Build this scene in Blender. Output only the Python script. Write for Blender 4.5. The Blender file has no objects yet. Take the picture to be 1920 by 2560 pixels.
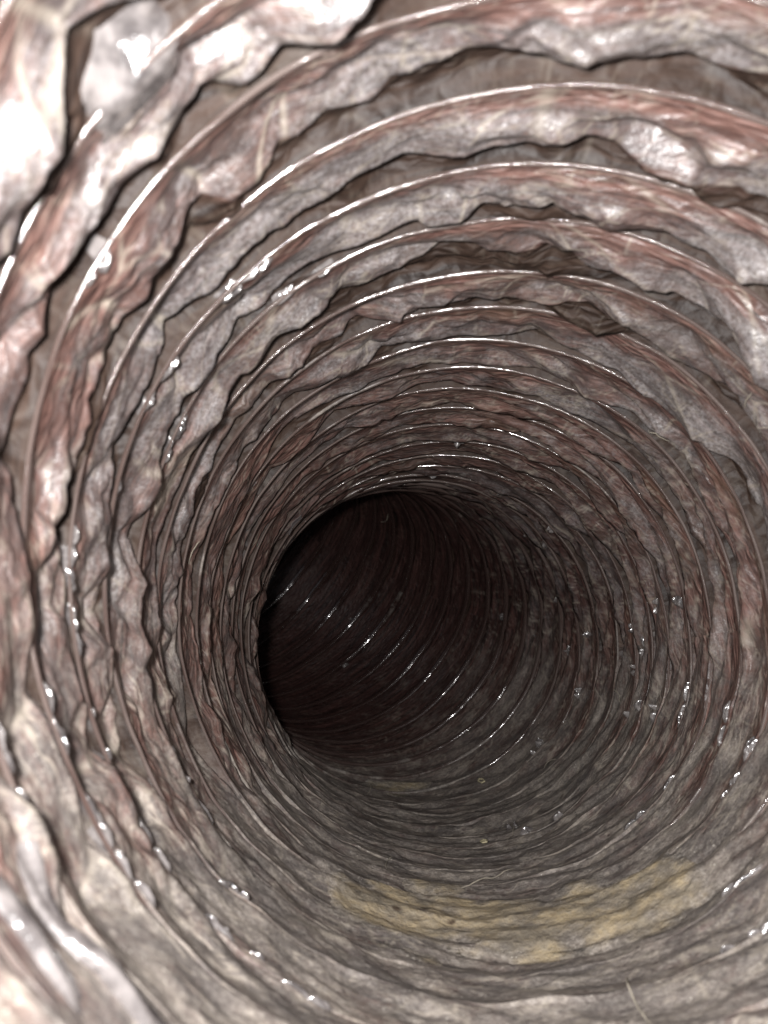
import bpy, math, random
import numpy as np

# ------------------------------------------------------------------ scene, camera, light, exposure
S = bpy.context.scene
COL = S.collection
U = 0.1                                    # duct inner radius in metres: everything below is in radii, times U
PI = math.pi
PITCH = 0.23

cam_d = bpy.data.cameras.new('camera')
cam = bpy.data.objects.new('camera', cam_d)
COL.objects.link(cam)
cam.location = (0, 0, 0)
cam.rotation_euler = (PI / 2, 0, 0)        # looks along +Y
cam_d.sensor_fit = 'VERTICAL'
cam_d.sensor_height = 36
cam_d.lens = 27.0
cam_d.clip_start = 0.004
cam_d.clip_end = 20
cam_d.dof.use_dof = True
cam_d.dof.focus_distance = 0.36
cam_d.dof.aperture_fstop = 16
S.camera = cam

world = bpy.data.worlds.new('World')
S.world = world
world.use_nodes = True
world.node_tree.nodes['Background'].inputs[0].default_value = (0.85, 0.9, 1.0, 1)
world.node_tree.nodes['Background'].inputs[1].default_value = 0.36

# the phone's own flash, two centimetres to the upper left of the lens
fl = bpy.data.lights.new('phone_flash', 'POINT')
fl.energy = 5.6
fl.color = (1.0, 0.972, 0.962)
fl.shadow_soft_size = 0.007
flo = bpy.data.objects.new('phone_flash', fl)
flo.location = (-0.018, -0.004, 0.012)
COL.objects.link(flo)

S.view_settings.view_transform = 'Standard'
S.view_settings.look = 'None'
S.view_settings.exposure = 0.0
S.view_settings.gamma = 1.0
S.render.engine = 'CYCLES'
S.cycles.max_bounces = 6
S.cycles.sample_clamp_indirect = 4

# ------------------------------------------------------------------ numeric helpers
def hsh(i, j, seed):
    i = i.astype(np.int64); j = np.asarray(j).astype(np.int64)
    x = (i * 374761393 + j * 668265263 + seed * 1442695041) & 0xFFFFFFFF
    x = ((x ^ (x >> 13)) * 1274126177) & 0xFFFFFFFF
    x = ((x ^ (x >> 16)) * 2246822519) & 0xFFFFFFFF
    x = x ^ (x >> 15)
    return (x & 0xFFFFFF) / float(0x1000000)

def sm(a, b, x):
    t = np.clip((x - a) / (b - a), 0, 1)
    return t * t * (3 - 2 * t)

def n1(x, seed):                                           # smooth noise in one variable
    i = np.floor(x); f = x - i; f = f * f * (3 - 2 * f)
    return hsh(i, 0 * i, seed) * (1 - f) + hsh(i + 1, 0 * i, seed) * f

def pl(x, seed):                                           # straight runs between uneven knots
    i = np.floor(x)
    def knot(k): return k + 0.5 + 0.75 * (hsh(k, 0 * k + 7, seed) - 0.5)
    def val(k): return hsh(k, 0 * k + 3, seed)
    k = np.where(x < knot(i), i - 1, i)
    x0, x1 = knot(k), knot(k + 1)
    t = np.clip((x - x0) / (x1 - x0), 0, 1)
    return val(k) * (1 - t) + val(k + 1) * t

def n2(x, y, seed):
    i = np.floor(x); j = np.floor(y); f = x - i; g = y - j
    f = f * f * (3 - 2 * f); g = g * g * (3 - 2 * g)
    return ((hsh(i, j, seed) * (1 - f) + hsh(i + 1, j, seed) * f) * (1 - g)
            + (hsh(i, j + 1, seed) * (1 - f) + hsh(i + 1, j + 1, seed) * f) * g)

def vor(x, y, seed):                                       # distance to nearest and second nearest seed, hash of nearest
    i0 = np.floor(x); j0 = np.floor(y)
    f1 = np.full(x.shape, 9.0); f2 = np.full(x.shape, 9.0); idh = np.zeros(x.shape)
    tx = np.zeros(x.shape); ty = np.zeros(x.shape)
    for di in (-1, 0, 1):
        for dj in (-1, 0, 1):
            i = i0 + di; j = j0 + dj
            px = i + 0.1 + 0.8 * hsh(i, j, seed); py = j + 0.1 + 0.8 * hsh(i, j, seed + 1)
            d = np.hypot(x - px, y - py)
            near = d < f1
            f2 = np.where(near, f1, np.minimum(f2, d))
            idh = np.where(near, hsh(i, j, seed + 2), idh)
            tx = np.where(near, x - px, tx); ty = np.where(near, y - py, ty)
            f1 = np.where(near, d, f1)
    return f1, f2, idh, tx, ty

def facet(x, y, seed, k=1.0):                              # upper envelope of tilted caps: smooth facets meeting in sharp creases
    i0 = np.floor(x); j0 = np.floor(y)
    b1 = np.full(x.shape, -9.0); b2 = np.full(x.shape, -9.0)
    for di in (-1, 0, 1):
        for dj in (-1, 0, 1):
            i = i0 + di; j = j0 + dj
            dx = x - i - hsh(i, j, seed); dy = y - j - hsh(i, j, seed + 1)
            v = (0.45 * hsh(i, j, seed + 2) + 1.3 * (hsh(i, j, seed + 3) - 0.5) * dx + 1.3 * (hsh(i, j, seed + 4) - 0.5) * dy
                 - k * (dx * dx + dy * dy))
            win = v > b1
            b2 = np.where(win, b1, np.maximum(b2, v))
            b1 = np.where(win, v, b1)
    return b1, b1 - b2

def tri(x):
    return np.abs(2 * (x - np.floor(x + 0.5)))

# ------------------------------------------------------------------ the duct's course: straight, then bending up to the left
DS = 0.01
S_START = 0.365
S_END = 10.2
BEND0, BEND1, KMAX = 3.7, 4.9, 0.52
def course():
    n = int((S_END + 1.5) / DS)
    t = np.array([0.0, 0.98, -0.218]); t /= np.linalg.norm(t)
    e1 = np.array([0.995, -0.10, 0]); e2 = np.array([0, 0, 1.0])       # the rings hang a little askew to the course
    p = np.array([0.285, 0.0, 0.21])
    d = np.array([-0.86, 0, 0.51])
    P, E1, E2 = [], [], []
    for k in range(n):
        s = k * DS
        P.append(p.copy()); E1.append(e1.copy()); E2.append(e2.copy())
        kap = KMAX * min(max((s - BEND0) / (BEND1 - BEND0), 0), 1)
        if s > 8.3: kap *= max(0, 1 - (s - 8.3))
        if k == 0: b0 = d - t * d.dot(t); b0 /= np.linalg.norm(b0); ax = np.cross(t, b0)
        a = kap * DS
        def rot(v): return v * math.cos(a) + np.cross(ax, v) * math.sin(a) + ax * ax.dot(v) * (1 - math.cos(a))
        t = rot(t); e1 = rot(e1); e2 = rot(e2)
        p = p + t * DS
    return np.array(P), np.array(E1), np.array(E2)
CP, CE1, CE2 = course()
CS = np.arange(len(CP)) * DS

def place(s, th, r):
    c, sn = np.cos(th), np.sin(th)
    out = np.empty(s.shape + (3,))
    for a in range(3):
        out[..., a] = (np.interp(s, CS, CP[:, a])
                       + r * (c * np.interp(s, CS, CE1[:, a]) + sn * np.interp(s, CS, CE2[:, a])))
    return out * U

N_TIGHT, P_TIGHT = 18.0, 0.165
def wire_s(a):                                             # where along the course the wire is after turning by a
    n = a / (2 * PI)
    x = np.maximum(n - N_TIGHT, 0)
    cut_ = (PITCH - P_TIGHT) * np.where(x < 3, x * x / 6, x - 1.5)
    return (S_START + PITCH * n - cut_ + 0.022 * (n1(a * 0.55, 11) - 0.5) + 0.012 * (n1(a * 1.7, 12) - 0.5)
            + 0.010 * (pl(a * 3.1, 13) - 0.5) + 0.004 * (pl(a * 7.3, 14) - 0.5))
def wire_r(a):
    return 1.0 + 0.020 * (n1(a * 0.8, 21) - 0.5) + 0.012 * (pl(a * 2.6, 22) - 0.5) + 0.004 * (pl(a * 8.1, 23) - 0.5)

def floor_w(th):                                           # the buried stretch of the spiral, low and to the right
    return sm(0.10, 0.70, np.cos(th + PI / 2 - 0.28))

N_TURNS = 50

def break_width(sag):
    return 0.034 + 0.150 * sag
def break_line(a):
    """How far the film sags at this turn angle, and where in the band it breaks over into the recess before the next wire."""
    sn = np.sin(a)
    sag = sm(-0.25, 0.75, sn) * (0.20 + 0.80 * (1 - sm(7.5, 12.5, a / (2 * PI))))
    vf = (0.925 - 0.30 * sag + (pl(a * 2.3, 31) - 0.5) * (0.015 + 0.17 * sag)
          + (pl(a * 6.5, 32) - 0.5) * (0.015 + 0.24 * sag) + (pl(a * 15, 33) - 0.5) * (0.010 + 0.15 * sag))
    return sag, np.clip(vf, 0.34, 0.945 - 0.19 * sag)

def film(th, w, detail=True):
    """Film surface at angle th (0 right, pi/2 top) and turn w: position along the course, radius, dust, crease."""
    n = np.floor(w); v = w - n
    a = th + 2 * PI * n
    wc = w + th / (2 * PI)
    s0, s1 = wire_s(a), wire_s(a + 2 * PI)
    r0, r1 = wire_r(a), wire_r(a + 2 * PI)
    sn, cs = np.sin(th), np.cos(th)
    bot = sm(0.35, 0.95, -sn)
    sag, vf = break_line(a)
    top = sm(-0.25, 0.75, sn)
    flo_w = floor_w(th)
    y = PITCH * (w + th / (2 * PI))
    sag_h = sag * (0.22 + 0.78 * sm(-0.65, 0.45, cs))
    A = (0.004 + 0.042 * sag_h) * (0.35 + 1.1 * n1(a * 1.25, 34)) * (1 - 0.5 * bot)
    A = A + 0.008 * (pl(a * 3.7, 36) - 0.5) * (1 - 0.5 * bot)
    A = A * (1 - 0.9 * flo_w)
    D = (0.010 + 0.002 * sag + 0.016 * sm(0.1, 0.8, cs)) * (0.45 + 0.9 * pl(a * 2.1, 35)) * (1 - 0.92 * flo_w)
    wd = break_width(sag)
    t = np.clip(v / vf, 0, 1)
    sheet = -A * np.sin(0.5 * PI * np.clip(t / 0.8, 0, 1)) ** 1.25
    tt = sm(0, 1, (v - vf) / wd)
    t2 = np.clip((v - vf - wd) / np.maximum(1 - vf - wd, 1e-3), 0, 1)
    rec = D * (1 - t2 ** 2.2)
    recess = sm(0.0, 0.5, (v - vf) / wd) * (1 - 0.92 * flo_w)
    h = np.where(v <= vf + 1e-5, sheet, sheet * (1 - tt) + rec * tt)
    h = h * sm(0, 0.05, v) + (0.008 * np.sin(PI * t) - 0.0125 * t ** 4 * (1 - flo_w)) * (v <= vf + 1e-5) * (1 - sag_h)
    # the film rides up over the wire at either edge of the band
    h = h - (0.021 - 0.018 * flo_w) * (np.exp(-(v / 0.25) ** 1.6) * (v <= vf + 1e-5) + np.exp(-(1 - v) / 0.03) * (v > vf + 1e-5))
    m = (0.12 * sm(0, 0.06, v) + 0.88 * sm(0.05, 0.50, v)) * (1 - sm(0.94, 1.0, v)) * (1 - 0.45 * sm(18, 25, wc))
    crease = np.zeros(th.shape)
    if detail:
        left = sm(-0.1, 0.7, -cs); right = sm(-0.1, 0.6, cs)
        wx = 0.25 * (n2(a * 2, y * 6, 61) - 0.5); wy = 0.05 * (n2(a * 3, y * 5, 62) - 0.5)
        m = m * (1 - 0.75 * floor_w(th))
        nearf = (0.55 + 0.45 * (1 - sm(6, 13, wc))) * (1 - 0.6 * sm(18, 25, wc))
        # broad facets between creases
        X, Y = a + wx, y + wy
        f1, e1 = facet(X * 2.6 + Y * 2.2, Y * 5.5 - X * 0.8, 401)
        f2, e2 = facet(X * 3.1 - Y * 3.0 + 40, Y * 6.0 + X * 1.3, 411)
        h = h + m * nearf * (0.028 + 0.022 * sag) * (f2 - f1)
        crease = np.maximum(crease, 0.7 * (1 - sm(0.0, 0.05, np.minimum(e1, e2))))
        # puckers gathered at the wire, running across the bands (left) and slanting (right)
        sh = 0.55 * right - 0.15 * left
        pk = pl((a + sh * (v - 0.3)) * 6.0 + 0.35 * n2(a * 4, v * 3, 421), 422)
        amt = sm(0.30, 0.65, n1(a * 1.15, 423)) * (1 - 0.35 * bot)
        h = h + m * 0.042 * amt * (pk - 0.5) * (1 - 0.4 * sm(0.0, 1, v))
        q = tri(a * 2.6 + y * 1.4 + 0.9 * n2(a * 2.2, y * 9, 42))
        k1 = left * sm(0.35, 0.6, n1(a * 1.3, 45)) * (1 - 0.4 * bot)
        h = h + m * k1 * 0.038 * (q ** 2 - 0.4)
        crease = np.maximum(crease, k1 * sm(0.90, 1.0, q))
        q2 = tri(a * 1.9 + y * 8.5 + 0.8 * n2(a * 1.7, y * 8, 43))
        k2 = sm(-0.3, 0.5, cs + 0.6 * bot)
        h = h + m * k2 * 0.034 * (q2 - 0.5)
        crease = np.maximum(crease, 0.7 * k2 * sm(0.93, 1.0, 1 - q2))
        # the floor's folds run on over the buried wire
        fw = sm(0.15, 0.75, np.cos(th + PI / 2 - 0.30)) * (1 - 0.85 * sm(17, 24, wc))
        f1, e1 = facet(th * 3.4 + y * 3.0, y * 5.0 - th * 1.1, 461)
        f2, e2 = facet(th * 3.0 - y * 3.4, y * 4.6 + th * 1.6, 465)
        f3, e3 = facet(th * 8.0 + y * 5.0, y * 11.0 - th * 3.0, 469)
        q4 = tri(th * 1.3 + y * 4.2 + 1.1 * n2(th * 1.9, y * 4, 47))
        h = h + fw * (0.016 * (f2 - 0.6 * f1) + 0.011 * f3 + 0.008 * (q4 - 0.5))
        crease = np.maximum(crease, fw * 0.8 * (1 - sm(0.0, 0.05, np.minimum(e2, e3 * 1.3))))
        # middle and small crumples
        f1, e1 = facet(a * 7.5 + y * 6, y * 13 - a * 2.5, 431)
        f2, e2 = facet(a * 8.3 - y * 5, y * 12 + a * 2.0, 441)
        amp = (0.0340 - 0.010 * sm(0.1, 0.7, cs)) * (0.30 + 0.9 * sm(0.30, 0.70, n2(a * 1.9, y * 6, 52)))
        h = h + m * nearf * amp * (f2 - f1)
        crease = np.maximum(crease, 0.6 * (1 - sm(0.0, 0.06, np.minimum(e1, e2))) * sm(0.35, 0.65, n2(a * 2.3, y * 7, 53)))
        f1, e1 = facet(a * 19 - y * 10, y * 30 + a * 6, 451)
        h = h - m * 0.0120 * f1 * sm(0.35, 0.7, n2(a * 3.1, y * 9, 55))
    r = r0 * (1 - v) + r1 * v + h
    s = s0 * (1 - v) + s1 * v
    # a hint of overhang where the sheet breaks over
    s = s + 0.004 * sag * np.exp(-((v - vf) / 0.05) ** 2)
    # where dust has settled, thinned with depth as painted falloff of light
    mid = sm(0.15, 0.60, t) * (v < vf + 0.01)
    dust = 0.20 + 0.16 * sm(-0.1, 0.7, cs) + 0.50 * mid * (0.70 + 0.30 * top)
    dust = dust * (1 - 0.85 * sm(0, 0.3, (v - vf) / 0.1) * (1 - bot))
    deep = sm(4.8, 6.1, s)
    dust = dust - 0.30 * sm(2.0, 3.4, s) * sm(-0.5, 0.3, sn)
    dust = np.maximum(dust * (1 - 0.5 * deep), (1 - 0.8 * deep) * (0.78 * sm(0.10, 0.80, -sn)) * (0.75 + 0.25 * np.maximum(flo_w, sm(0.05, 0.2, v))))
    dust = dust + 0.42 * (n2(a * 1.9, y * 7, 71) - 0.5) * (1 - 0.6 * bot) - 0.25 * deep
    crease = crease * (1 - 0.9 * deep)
    depth_light = 1 - sm(4.2, 6.0, s + 0.8 * sm(-0.35, 0.45, sn))  # painted shade: film colour darkens toward the bend, sooner on the upper half
    return s, r, dust, crease, depth_light, recess, sm(-0.55, 0.35, sn)

def grid_mesh(name, pos, attrs=None, hose=None, wrap=False, smooth=True):
    nu, nv = pos.shape[:2]
    me = bpy.data.meshes.new(name)
    me.vertices.add(nu * nv)
    me.vertices.foreach_set('co', pos.reshape(-1).astype(np.float32))
    iu = np.arange(nu - 1)[:, None]; jv = np.arange(nv if wrap else nv - 1)[None, :]
    j2 = (jv + 1) % nv
    q = np.stack([iu * nv + jv, iu * nv + j2, (iu + 1) * nv + j2, (iu + 1) * nv + jv], -1).reshape(-1, 4)
    nf = len(q)
    me.loops.add(nf * 4); me.polygons.add(nf)
    me.loops.foreach_set('vertex_index', q.reshape(-1).astype(np.int32))
    me.polygons.foreach_set('loop_start', (np.arange(nf) * 4).astype(np.int32))
    me.polygons.foreach_set('use_smooth', np.full(nf, smooth))
    me.update(calc_edges=True)
    for k, val in (attrs or {}).items():
        at = me.attributes.new(k, 'FLOAT', 'POINT')
        at.data.foreach_set('value', val.reshape(-1).astype(np.float32))
    if hose is not None:
        at = me.attributes.new('hose', 'FLOAT_VECTOR', 'POINT')
        at.data.foreach_set('vector', hose.reshape(-1).astype(np.float32))
    return me

def link(name, me, mat, parent=None):
    o = bpy.data.objects.new(name, me)
    COL.objects.link(o)
    if mat: me.materials.append(mat)
    if parent: o.parent = parent
    return o

# ------------------------------------------------------------------ materials
class NT:
    def __init__(self, name):
        self.m = bpy.data.materials.new(name); self.m.use_nodes = True
        self.t = self.m.node_tree
        self.b = self.t.nodes['Principled BSDF']
    def node(self, kind, **kw):
        n = self.t.nodes.new(kind)
        for k, v in kw.items(): setattr(n, k, v)
        return n
    def put(self, sock, v):
        if isinstance(v, bpy.types.NodeSocket): self.t.links.new(v, sock)
        elif isinstance(v, tuple) and len(v) == 3 and sock.type == 'RGBA': sock.default_value = v + (1,)
        else: sock.default_value = v
    def math(self, op, a, b=0.0, c=0.0, clamp=False):
        n = self.node('ShaderNodeMath', operation=op, use_clamp=clamp)
        self.put(n.inputs[0], a); self.put(n.inputs[1], b); self.put(n.inputs[2], c)
        return n.outputs[0]
    def vmath(self, op, a, b):
        n = self.node('ShaderNodeVectorMath', operation=op)
        self.put(n.inputs[0], a); self.put(n.inputs[1], b)
        return n.outputs[0]
    def attr(self, name, out='Fac'):
        return self.node('ShaderNodeAttribute', attribute_name=name).outputs[out]
    def noise(self, vec, scale, detail=3.0, rough=0.55, dist=0.0):
        n = self.node('ShaderNodeTexNoise')
        self.put(n.inputs['Vector'], vec); n.inputs['Scale'].default_value = scale
        n.inputs['Detail'].default_value = detail; n.inputs['Roughness'].default_value = rough
        n.inputs['Distortion'].default_value = dist
        return n.outputs['Fac']
    def voro(self, vec, scale, feature='F1', out='Distance'):
        n = self.node('ShaderNodeTexVoronoi', feature=feature)
        self.put(n.inputs['Vector'], vec); n.inputs['Scale'].default_value = scale
        return n.outputs[out]
    def ss(self, x, a, b):
        n = self.node('ShaderNodeMapRange', interpolation_type='SMOOTHSTEP')
        self.put(n.inputs['Value'], x)
        n.inputs['From Min'].default_value = a; n.inputs['From Max'].default_value = b
        return n.outputs['Result']
    def mix(self, f, a, b):
        n = self.node('ShaderNodeMix', data_type='RGBA')
        self.put(n.inputs[0], f); self.put(n.inputs[6], a); self.put(n.inputs[7], b)
        return n.outputs[2]
    def mixf(self, f, a, b):
        n = self.node('ShaderNodeMix', data_type='FLOAT')
        self.put(n.inputs[0], f); self.put(n.inputs[2], a); self.put(n.inputs[3], b)
        return n.outputs[0]
    def bump(self, h, dist, strength=1.0, normal=None):
        n = self.node('ShaderNodeBump')
        self.put(n.inputs['Height'], h); n.inputs['Distance'].default_value = dist; self.put(n.inputs['Strength'], strength)
        if normal: self.put(n.inputs['Normal'], normal)
        return n.outputs['Normal']

def dust_colour(k, pos):
    """Grey to tan grains with pale and dark specks."""
    f = k.noise(pos, 55, 4, 0.65)
    g = k.noise(pos, 560, 4, 0.75)
    c = k.mix(k.ss(f, 0.38, 0.62), (0.165, 0.149, 0.135), (0.335, 0.295, 0.256))
    c = k.mix(k.ss(g, 0.35, 0.75), k.mix(0.60, c, (0.055, 0.048, 0.043)), k.mix(0.42, c, (0.42, 0.39, 0.35)))
    sp = k.voro(pos, 760)
    sel = k.ss(k.noise(pos, 130, 3, 0.6), 0.50, 0.66)
    c = k.mix(k.math('MULTIPLY', k.ss(sp, 0.24, 0.12), sel), c, (0.62, 0.59, 0.52))
    dk = k.voro(k.vmath('ADD', pos, (3.1, 1.7, 0.3)), 300)
    sel2 = k.ss(k.noise(pos, 90, 1, 0.5), 0.56, 0.66)
    return k.mix(k.math('MULTIPLY', k.ss(dk, 0.30, 0.15), sel2), c, (0.06, 0.055, 0.05))

def make_film():
    k = NT('duct_film')
    pos = k.node('ShaderNodeTexCoord').outputs['Object']
    hose = k.attr('hose', 'Vector')
    dust = k.attr('dust'); crease = k.attr('crease'); thin = k.attr('thin')
    # plum film with fine lines drawn along the wire
    depth_light = k.attr('depth_light')
    st1 = k.noise(k.vmath('MULTIPLY', hose, (2.2, 62.0, 1.0)), 1.0, 5, 0.7, 0.15)
    st2 = k.noise(k.vmath('MULTIPLY', hose, (6.0, 230.0, 1.0)), 1.0, 3, 0.7, 0.1)
    blot = k.noise(k.vmath('MULTIPLY', hose, (1.6, 5.0, 1.0)), 1.0, 4, 0.6)
    red = k.mix(k.ss(st1, 0.32, 0.70), (0.026, 0.014, 0.012), (0.160, 0.086, 0.071))
    red = k.mix(k.math('MULTIPLY', k.ss(st2, 0.45, 0.75), 0.55), red, (0.27, 0.170, 0.142))
    red = k.mix(k.math('MULTIPLY', k.ss(blot, 0.50, 0.72), 0.6), red, (0.080, 0.050, 0.033))
    red = k.mix(k.math('SUBTRACT', 1.0, depth_light), red, k.mix(k.ss(st1, 0.35, 0.7), (0.010, 0.005, 0.0045), (0.058, 0.025, 0.021)))  # depth shade mixed into the film colour
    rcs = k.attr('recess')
    red = k.mix(k.math('MULTIPLY', rcs, 1.0), red, k.mix(k.ss(st1, 0.3, 0.7), (0.010, 0.006, 0.0045), (0.040, 0.024, 0.017)))  # shade of the recess painted into the film colour
    # settled dust, broken up
    brk = k.noise(pos, 85, 6, 0.68)
    brk2 = k.noise(pos, 430, 4, 0.75)
    dm = k.math('ADD', dust, k.math('MULTIPLY', k.math('SUBTRACT', brk, 0.5), 1.15))
    dm = k.math('ADD', dm, k.math('MULTIPLY', k.math('SUBTRACT', brk2, 0.5), 0.55))
    dm = k.math('MULTIPLY', k.ss(dm, 0.15, 0.85), k.mixf(depth_light, 0.40, k.mixf(thin, 0.93, 0.80)))
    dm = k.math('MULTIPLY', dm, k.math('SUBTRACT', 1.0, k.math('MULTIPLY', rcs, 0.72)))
    damp = k.ss(k.noise(pos, 60, 6, 0.74), 0.43, 0.57)
    dcol = k.mix(k.math('MULTIPLY', thin, 0.72), dust_colour(k, pos),
                 k.mix(k.ss(k.noise(pos, 850, 3, 0.7), 0.32, 0.68), (0.045, 0.042, 0.042), (0.220, 0.215, 0.224)))
    dcol = k.mix(k.math('MULTIPLY', damp, k.mixf(k.ss(dust, 0.55, 0.9), 0.88, 0.34)), dcol, k.mix(thin, (0.085, 0.077, 0.074), (0.024, 0.020, 0.020)))
    col = k.mix(dm, red, dcol)
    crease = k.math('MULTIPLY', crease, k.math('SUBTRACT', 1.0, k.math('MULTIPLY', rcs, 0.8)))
    # thin lines of fine tan dust caught on slanting creases
    sx = k.node('ShaderNodeSeparateXYZ'); k.put(sx.inputs[0], hose)
    cb = k.node('ShaderNodeCombineXYZ')
    k.put(cb.inputs[0], k.math('ADD', k.math('MULTIPLY', sx.outputs[0], 2.4), k.math('MULTIPLY', sx.outputs[1], 5.0)))
    k.put(cb.inputs[1], k.math('SUBTRACT', k.math('MULTIPLY', sx.outputs[1], 15.0), k.math('MULTIPLY', sx.outputs[0], 4.0)))
    ln = k.noise(cb.outputs[0], 1.0, 2, 0.5, 0.6)
    ln = k.ss(k.math('ABSOLUTE', k.math('SUBTRACT', ln, 0.5)), 0.030, 0.004)
    ln = k.math('MULTIPLY', ln, k.math('SUBTRACT', 1.0, rcs))
    ln = k.math('MULTIPLY', ln, k.ss(k.noise(pos, 40, 2, 0.5), 0.42, 0.60))
    col = k.mix(k.math('MULTIPLY', k.math('MULTIPLY', ln, k.math('MULTIPLY', depth_light, 0.55)), k.math('SUBTRACT', 1.0, k.math('MULTIPLY', thin, 0.7))), col, (0.38, 0.335, 0.28))
    cm = k.math('MULTIPLY', crease, k.ss(k.noise(pos, 70, 3, 0.6), 0.38, 0.62))
    col = k.mix(k.math('MULTIPLY', cm, 0.75), col, (0.31, 0.275, 0.225))
    k.put(k.b.inputs['Base Color'], col)
    # rubbed clean spots keep a mirror gloss
    rub = k.ss(k.noise(pos, 48, 3, 0.6), 0.60, 0.67)
    dmr = k.math('MULTIPLY', dm, k.math('SUBTRACT', 1.0, k.math('MULTIPLY', rub, 0.85)))
    k.put(k.b.inputs['Roughness'], k.mixf(dmr, k.math('ADD', k.math('ADD', k.mixf(k.ss(st1, 0.3, 0.7), 0.30, 0.48), k.math('MULTIPLY', k.math('SUBTRACT', 1.0, depth_light), 0.16)), k.math('MULTIPLY', rcs, 0.2)), k.mixf(thin, 0.66, 0.44)))
    k.put(k.b.inputs['Specular IOR Level'], k.mixf(k.math('MULTIPLY', rcs, 0.7), k.mixf(dmr, k.mixf(depth_light, 0.30, 0.55), k.mixf(thin, 0.4, k.mixf(depth_light, 0.2, 0.9))), 0.12))
    k.put(k.b.inputs['Coat Weight'], k.math('MULTIPLY', k.math('SUBTRACT', 1.0, k.math('MAXIMUM', dmr, rcs), clamp=True), k.mixf(depth_light, 0.08, 0.16)))
    k.b.inputs['Coat Roughness'].default_value = 0.14
    hgt = k.math('ADD', k.math('MULTIPLY', st1, 0.5), k.math('MULTIPLY', k.noise(pos, 260, 3, 0.6), 0.5))
    clean = k.math('SUBTRACT', 1.0, dm, clamp=True)
    nb = k.bump(hgt, 0.0009, k.math('MULTIPLY', clean, 0.6))
    wr = k.voro(k.vmath('MULTIPLY', hose, (13.0, 42.0, 1.0)), 1.0, 'DISTANCE_TO_EDGE')
    nb = k.bump(k.ss(wr, 0.0, 0.3), 0.0012, k.math('MULTIPLY', clean, 0.35), nb)
    nb = k.bump(k.noise(pos, 120, 5, 0.65), 0.0035, k.mixf(thin, 0.35, 0.16), nb)
    nb = k.bump(k.noise(pos, 900, 2, 0.7), 0.0006, k.math('MULTIPLY', dmr, 0.6), nb)
    k.put(k.b.inputs['Normal'], nb)
    return k.m

def make_wire_coat():
    k = NT('wire_coat')
    pos = k.node('ShaderNodeTexCoord').outputs['Object']
    hose = k.attr('hose', 'Vector')
    dust = k.attr('dust')
    f = k.noise(k.vmath('MULTIPLY', hose, (3.0, 9.0, 1.0)), 1.0, 4, 0.6)
    col = k.mix(k.ss(f, 0.35, 0.65), (0.060, 0.038, 0.032), (0.12, 0.096, 0.086))
    col = k.mix(k.attr('depth_light'), (0.03, 0.017, 0.015), col)  # wire colour carries the same painted depth shade
    brk = k.noise(pos, 60, 5, 0.65)
    dm = k.ss(k.math('ADD', dust, k.math('MULTIPLY', k.math('SUBTRACT', brk, 0.5), 1.9)), 0.25, 0.75)
    dm = k.math('MULTIPLY', dm, 0.93)
    col = k.mix(dm, col, dust_colour(k, pos))
    k.put(k.b.inputs['Base Color'], col)
    k.put(k.b.inputs['Roughness'], k.mixf(dm, 0.11, 0.9))
    k.put(k.b.inputs['Specular IOR Level'], k.mixf(dm, 0.6, 0.2))
    k.put(k.b.inputs['Coat Weight'], k.math('MULTIPLY', k.math('SUBTRACT', 1.0, dm, clamp=True), 0.8))
    k.b.inputs['Coat Roughness'].default_value = 0.06
    h = k.noise(k.vmath('MULTIPLY', hose, (20.0, 40.0, 1.0)), 1.0, 3, 0.6)
    k.put(k.b.inputs['Normal'], k.bump(h, 0.0010, 0.18))
    return k.m

FILM = make_film()
WIRE = make_wire_coat()

# ------------------------------------------------------------------ the duct: one film band and one wire turn per turn of the spiral
duct = bpy.data.objects.new('flexible_duct', None)
COL.objects.link(duct)
duct['label'] = 'dusty plum brown flexible duct seen from inside, ribbed by a spiral wire and bending away'
duct['category'] = 'duct'

def turn_res(n):
    s = S_START + PITCH * n
    if n > 24: return 300, 13
    if s < 2.7: return 1080, 38
    if s < 4.6: return 760, 26
    return 420, 16

for n in range(1, N_TURNS):
    nu, nv = turn_res(n)
    th = np.linspace(0, 2 * PI, nu + 1)[:, None] + np.zeros((1, nv + 1))
    # rows of the grid follow the line where the film breaks over
    sg, vf = break_line(th + 2 * PI * n)
    WD = break_width(sg)
    na = int(nv * 0.74); nb = na + 3
    k = np.arange(nv + 1)[None, :] + 0 * th
    v = np.where(k <= na, vf * k / na, np.where(k <= nb, vf + WD * (k - na) / 3.0, vf + WD + (1 - vf - WD) * (k - nb) / (nv - nb)))
    w = n + np.minimum(v, 1 - 1e-6)
    s, r, dust, crease, depth_light, recess, thin = film(th, w)
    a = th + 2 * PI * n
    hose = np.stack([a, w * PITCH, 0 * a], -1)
    me = grid_mesh('liner_band', place(s, th, r), {'dust': dust, 'crease': crease, 'depth_light': depth_light, 'recess': recess, 'thin': thin}, hose)
    link('liner_band', me, FILM, duct)

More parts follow.
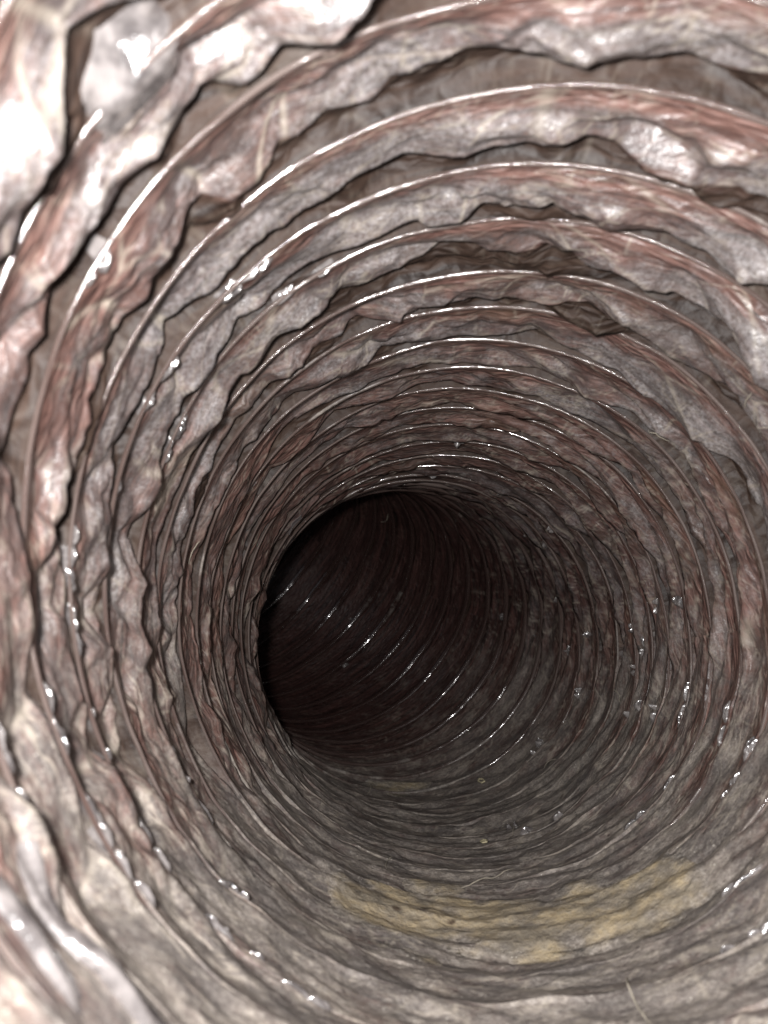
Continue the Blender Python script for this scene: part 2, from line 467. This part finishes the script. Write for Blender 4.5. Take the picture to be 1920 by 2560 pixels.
def wire_turn(n):
    nu = 480 if n < 19 else 220
    nk = 8
    th = np.linspace(0, 2 * PI, nu + 1)[:, None] + np.zeros((1, nk))
    ph = np.linspace(0, 2 * PI, nk, endpoint=False)[None, :] + np.zeros((nu + 1, 1))
    a = th + 2 * PI * n
    rad = 0.0052 * (1 + 1.7 * sm(16, 22, n + 0 * a)) * (0.85 + 0.4 * n1(a * 5, 81) + 0.25 * (pl(a * 19, 82) - 0.5))
    s = wire_s(a) + rad * np.sin(ph) * 1.1
    r = wire_r(a) - 0.0205 + 0.032 * floor_w(th) * (1 - sm(17, 22, n + 0 * th)) + 0.004 * sm(-0.2, 0.8, -np.cos(th)) * sm(-0.5, 0.4, -np.sin(th)) * n1(a * 2.3, 85) - rad * np.cos(ph)
    dust = -0.22 + 0.85 * sm(0.2, 0.9, -np.sin(th)) * (1 - sm(17, 22, n + 0 * th)) + 1.0 * (n1(a * 1.6, 83) - 0.5) + 0.22 * sm(7, 11, n + 0 * th) * (1 - sm(17, 20, n + 0 * th))
    hose = np.stack([a, n * 1.0 + ph * 0.05, 0 * a], -1)
    return grid_mesh('wire_turn', place(s, th, r), {'dust': dust, 'depth_light': 1 - sm(4.2, 6.0, s)}, hose, wrap=True)
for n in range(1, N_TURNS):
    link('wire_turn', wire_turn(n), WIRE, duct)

# ------------------------------------------------------------------ shiny crinkles of bare film standing proud of the dust
def make_crinkle():
    k = NT('bare_film')
    pos = k.node('ShaderNodeTexCoord').outputs['Object']
    k.put(k.b.inputs['Base Color'], k.mix(k.ss(k.noise(pos, 150, 3, 0.6), 0.35, 0.65), (0.050, 0.044, 0.043), (0.17, 0.155, 0.15)))
    k.b.inputs['Roughness'].default_value = 0.16
    k.b.inputs['Specular IOR Level'].default_value = 0.8
    k.b.inputs['Coat Weight'].default_value = 1.0
    k.b.inputs['Coat Roughness'].default_value = 0.05
    k.put(k.b.inputs['Normal'], k.bump(k.noise(pos, 330, 3, 0.6), 0.0016, 0.25))
    return k.m
BARE = make_crinkle()
RNG = random.Random(5)
CRINKLES = [
    (0.314, 20.09), (0.059, 18.58), (6.216, 18.67), (0.109, 15.99), (6.266, 14.66), (6.124, 15.09), (5.965, 14.93),
    (5.977, 14.37), (5.944, 13.32), (5.609, 18.19), (5.559, 18.03), (6.028, 11.50), (5.956, 11.67), (5.931, 10.34),
    (5.881, 8.93), (5.751, 8.82), (5.646, 11.39), (5.990, 17.77), (0.142, 14.49), (0.168, 13.49), (5.496, 11.38),
    (1.470, 14.95), (1.596, 18.49), (1.152, 17.95), (0.691, 19.09), (0.758, 18.20), (0.817, 19.98), (2.622, 6.81),
    (2.308, 5.67), (2.266, 5.98), (2.564, 4.50), (2.149, 6.66), (2.584, 5.69), (2.639, 5.83), (2.614, 6.87),
    (2.698, 6.78), (2.890, 5.86), (3.079, 4.73), (3.158, 4.51), (3.271, 4.66), (3.519, 3.51), (3.556, 3.40),
    (3.464, 4.48), (3.548, 4.70), (3.644, 3.71), (3.728, 3.51), (3.837, 3.50), (3.674, 7.24), (3.732, 5.26),
    (3.988, 5.36), (3.963, 6.50), (4.218, 5.38), (5.286, 14.14), (5.068, 14.98), (5.123, 14.39), (5.458, 6.67),
    (5.374, 6.44)]
def crinkle(th0, w0, la, lw, hgt, tilt):
    nu, nv = 15, 9
    u = np.linspace(-1, 1, nu)[:, None] + np.zeros((1, nv)); q = np.linspace(-1, 1, nv)[None, :] + np.zeros((nu, 1))
    sd = RNG.randrange(10000)
    jit = 0.5 * n2(u * 2.2 + 9, q * 2.2 + 9, sd) + 0.5 * (1 - tri(0.45 * u + 0.5 * q * (sd % 7 - 3) / 3 + sd))
    th = th0 + la * (u * math.cos(tilt) - 0.25 * q * math.sin(tilt)); w = w0 + lw * (q + 0.5 * u * math.sin(tilt))
    th = th + la * 0.25 * (n2(u * 2 + 5, q * 2 + 5, sd + 1) - 0.5)
    s, r, *_ = film(th, w)
    edge = np.clip(1 - np.maximum(u * u, q * q) ** 1.5, 0, 1)
    r = r - hgt * edge * (0.35 + 1.1 * jit) + 0.002 * (edge < 0.02)
    return grid_mesh('film_crinkle', place(s, th, r))

for th0, w0 in CRINKLES:
    far = w0 > 13
    if far:
        for k in range(2):
            link('film_crinkle', crinkle(th0 + RNG.gauss(0, 0.02), w0 + 0.05 * k, RNG.uniform(0.012, 0.034), RNG.uniform(0.014, 0.036),
                                         RNG.uniform(0.014, 0.028), RNG.uniform(-0.7, 0.7)), BARE, duct)
    else:
        for k in range(3):                                 # along the hoop that the film makes over the wire
            link('film_crinkle', crinkle(th0 + RNG.gauss(0, 0.045), round(w0) + RNG.uniform(-0.02, 0.10), RNG.uniform(0.014, 0.045),
                                         RNG.uniform(0.014, 0.030), RNG.uniform(0.007, 0.013), RNG.uniform(-0.4, 0.4)), BARE, duct)
for th0, w0, la, lw, hg in ((3.86, 2.75, 0.20, 0.09, 0.018), (3.74, 2.28, 0.16, 0.10, 0.016), (2.33, 3.05, 0.10, 0.26, 0.016)):
    link('film_crinkle', crinkle(th0, w0, la, lw, hg, 0.1), BARE, duct)
for k in range(46):                                        # smaller ones deep in the bend, where only glints show
    link('film_crinkle', crinkle(RNG.uniform(0, 2 * PI), RNG.uniform(22, 52), RNG.uniform(0.012, 0.04), RNG.uniform(0.05, 0.10),
                                 RNG.uniform(0.012, 0.030), RNG.uniform(-0.8, 0.8)), BARE, duct)

# ------------------------------------------------------------------ ochre dirt washed together on the floor
def make_ochre():
    k = NT('ochre_dirt')
    pos = k.node('ShaderNodeTexCoord').outputs['Object']
    f = k.noise(pos, 60, 5, 0.65); g = k.noise(pos, 300, 4, 0.7)
    c = k.mix(k.ss(f, 0.36, 0.62), (0.19, 0.165, 0.128), (0.43, 0.345, 0.215))
    c = k.mix(k.ss(g, 0.42, 0.72), c, (0.33, 0.285, 0.21))
    sp = k.voro(pos, 130)
    c = k.mix(k.math('MULTIPLY', k.ss(sp, 0.30, 0.12), k.ss(k.noise(pos, 45, 2, 0.5), 0.55, 0.63)), c, (0.075, 0.052, 0.035))
    ed = k.math('ADD', k.attr('heap'), k.math('MULTIPLY', k.math('SUBTRACT', k.noise(pos, 95, 5, 0.7), 0.5), 1.6))
    k.put(k.b.inputs['Base Color'], k.mix(k.math('MULTIPLY', k.ss(ed, -0.05, 0.95), 0.92), dust_colour(k, pos), c))
    k.b.inputs['Roughness'].default_value = 0.95
    k.b.inputs['Specular IOR Level'].default_value = 0.12
    k.put(k.b.inputs['Normal'], k.bump(k.math('ADD', f, g), 0.0022, 0.6))
    return k.m
OCHRE = make_ochre()

def deposit(name, ta, tb, wa, wb, mask, thick, seed, nu=260, nv=90):
    th = np.linspace(ta, tb, nu)[:, None] + np.zeros((1, nv))
    w = np.linspace(wa, wb, nv)[None, :] + np.zeros((nu, 1))
    s, r, *_ = film(th, w)
    m = mask(th, w) + 0.95 * (n2(th * 9, w * 2.2, seed) - 0.5) + 0.30 * (n2(th * 30, w * 7, seed + 1) - 0.5)
    r = r - thick * (0.5 + 0.7 * n2(th * 26, w * 6, seed + 2)) * sm(0.0, 0.5, m) + 0.004 * (1 - sm(0.0, 0.10, m))
    me = grid_mesh(name, place(s, th, r), {'heap': m})
    import bmesh
    bm = bmesh.new(); bm.from_mesh(me)
    bm.verts.ensure_lookup_table()
    keep = (m > -0.10).reshape(-1)
    bmesh.ops.delete(bm, geom=[v for v in bm.verts if not keep[v.index]], context='VERTS')
    bm.to_mesh(me); bm.free()
    return link(name, me, OCHRE)

def mask_main(th, w):
    c = 8.75 + 0.7 * np.exp(-((th - 4.66) / 0.16) ** 2) - 0.5 * sm(5.0, 5.5, th)
    half = 1.25 + 0.6 * np.exp(-((th - 4.62) / 0.22) ** 2)
    a = 1 - np.abs((w - c) / half) ** 1.6
    return np.minimum(a, 2.2 * (1 - np.abs((th - 4.84) / 0.62) ** 3))
d = deposit('dirt_deposit', 4.05, 5.6, 7.2, 12.4, mask_main, 0.006, 201)
d['label'] = 'large ochre dirt patch with dark specks on the near floor of the duct'
d['category'] = 'dirt'; d['group'] = 'ochre dirt on the duct floor'
def mask_small(th, w):
    return 0.55 - ((th - 4.72) / 0.34) ** 2 - ((w - 19.3) / 0.75) ** 2
d = deposit('dirt_deposit', 4.2, 5.25, 18.4, 21.2, mask_small, 0.005, 231, 120, 50)
d['label'] = 'small dim ochre dirt patch far back on the floor, before the bend'
d['category'] = 'dirt'; d['group'] = 'ochre dirt on the duct floor'

# ------------------------------------------------------------------ two dried drips that left a pale ring
def make_plain(name, colour, rough):
    k = NT(name)
    pos = k.node('ShaderNodeTexCoord').outputs['Object']
    f = k.noise(pos, 400, 3, 0.6)
    k.put(k.b.inputs['Base Color'], k.mix(k.ss(f, 0.3, 0.7), tuple(c * 0.7 for c in colour), colour))
    k.b.inputs['Roughness'].default_value = rough
    return k.m
DRIP = make_plain('dried_drip', (0.47, 0.42, 0.27), 0.8)
for th0, w0, lab in ((5.186, 18.44, 'small pale ring of a dried drip far back, right of the small ochre patch'),
                     (4.918, 14.37, 'small pale ring of a dried drip nearer, among shiny crinkles on the floor')):
    s, r, *_ = film(np.array([[th0]]), np.array([[w0]]))
    nu, nv = 25, 8
    u = np.linspace(0, 2 * PI, nu)[:, None] + np.zeros((1, nv)); q = np.linspace(0, 2 * PI, nv, endpoint=False)[None, :] + np.zeros((nu, 1))
    R0, R1 = 0.015, 0.0045
    rr = R0 * (1 + 0.12 * np.sin(5 * u)) + R1 * np.cos(q)
    o = link('dried_drip', grid_mesh('dried_drip', place(s[0, 0] + 1.6 * rr * np.sin(u), th0 + rr * np.cos(u), r[0, 0] - 0.006 - R1 * np.sin(q)), wrap=True), DRIP)
    o['label'] = lab; o['category'] = 'dried drip'; o['group'] = 'dried drips on the floor'

# ------------------------------------------------------------------ a loose clear flake and lint
def make_clear():
    k = NT('clear_flake')
    k.b.inputs['Base Color'].default_value = (0.26, 0.24, 0.24, 1)
    pos = k.node('ShaderNodeTexCoord').outputs['Object']
    k.put(k.b.inputs['Roughness'], k.mixf(k.noise(pos, 200, 2, 0.5), 0.1, 0.35))
    k.b.inputs['Alpha'].default_value = 0.5
    k.b.inputs['Coat Weight'].default_value = 1.0
    return k.m
u = np.linspace(-1, 1, 13)[:, None] + np.zeros((1, 7)); q = np.linspace(-1, 1, 7)[None, :] + np.zeros((13, 1))
th = 2.476 + 0.06 * u; w = 15.48 + 0.15 * q + 0.06 * u
s, r, *_ = film(th, w, False)
top = place(s, th, r - 0.030 - 0.010 * np.abs(u) + 0.012 * q * (u > 0.3))
me = grid_mesh('film_flake', top, smooth=False)
o = link('film_flake', me, make_clear())
so = o.modifiers.new('thickness', 'SOLIDIFY'); so.thickness = 0.0002
o['label'] = 'clear loose scrap of plastic film caught above the left rim of the dark hole'
o['category'] = 'film scrap'

LINT = make_plain('lint', (0.36, 0.325, 0.26), 0.9)
vs, fs = [], []
def strand(th0, w0, L, ang, bend, rad, lift):
    nu = 14
    u = np.linspace(-0.5, 0.5, nu)
    ga = ang + bend * u
    dx = np.cumsum(np.cos(ga)) * L / nu; dy = np.cumsum(np.sin(ga)) * L / nu
    th = th0 + dx - dx.mean(); w = w0 + (dy - dy.mean()) / PITCH
    w = np.clip(w, 2, N_TURNS - 1)
    s, r, *_ = film(th[:, None], w[:, None], True)
    r = r - lift * (0.4 + 0.6 * np.sin(PI * (u + 0.5)))[:, None]
    c = place(s, th[:, None], r)[:, 0, :]
    t = np.gradient(c, axis=0); t /= np.linalg.norm(t, axis=1)[:, None]
    up = np.cross(t, np.array([0.3, 1, 0.2])); up /= np.linalg.norm(up, axis=1)[:, None]
    bi = np.cross(t, up)
    b0 = len(vs)
    tap = rad * U * np.sqrt(np.clip(1 - (2 * u) ** 4, 0.05, 1))
    for i in range(nu):
        for a in (0, 2.094, 4.189):
            vs.append(c[i] + tap[i] * (math.cos(a) * up[i] + math.sin(a) * bi[i]))
    for i in range(nu - 1):
        for a in range(3):
            b = (a + 1) % 3
            fs.append((b0 + i * 3 + a, b0 + i * 3 + b, b0 + i * 3 + 3 + b, b0 + i * 3 + 3 + a))
for k in range(6):
    right = RNG.random() < 0.62
    th0 = RNG.uniform(5.0, 6.25) if right else RNG.uniform(3.9, 5.2)
    w0 = RNG.uniform(5, 22)
    strand(th0, w0, RNG.uniform(0.10, 0.38), RNG.uniform(0.5, 1.5), RNG.uniform(-0.5, 0.5),
           RNG.uniform(0.0014, 0.0030), RNG.uniform(0.006, 0.016))
for k in range(14):
    strand(RNG.uniform(0, 2 * PI), RNG.uniform(8, 50), RNG.uniform(0.05, 0.22), RNG.uniform(0, 6.28), RNG.uniform(-2.5, 2.5),
           RNG.uniform(0.0012, 0.0022), RNG.uniform(0.006, 0.02))
me = bpy.data.meshes.new('dust_lint')
me.from_pydata([tuple(v) for v in vs], [], fs)
o = link('dust_lint', me, LINT)
o['label'] = 'fine pale lint and fibres strewn over the dusty film'
o['category'] = 'lint'; o['kind'] = 'stuff'
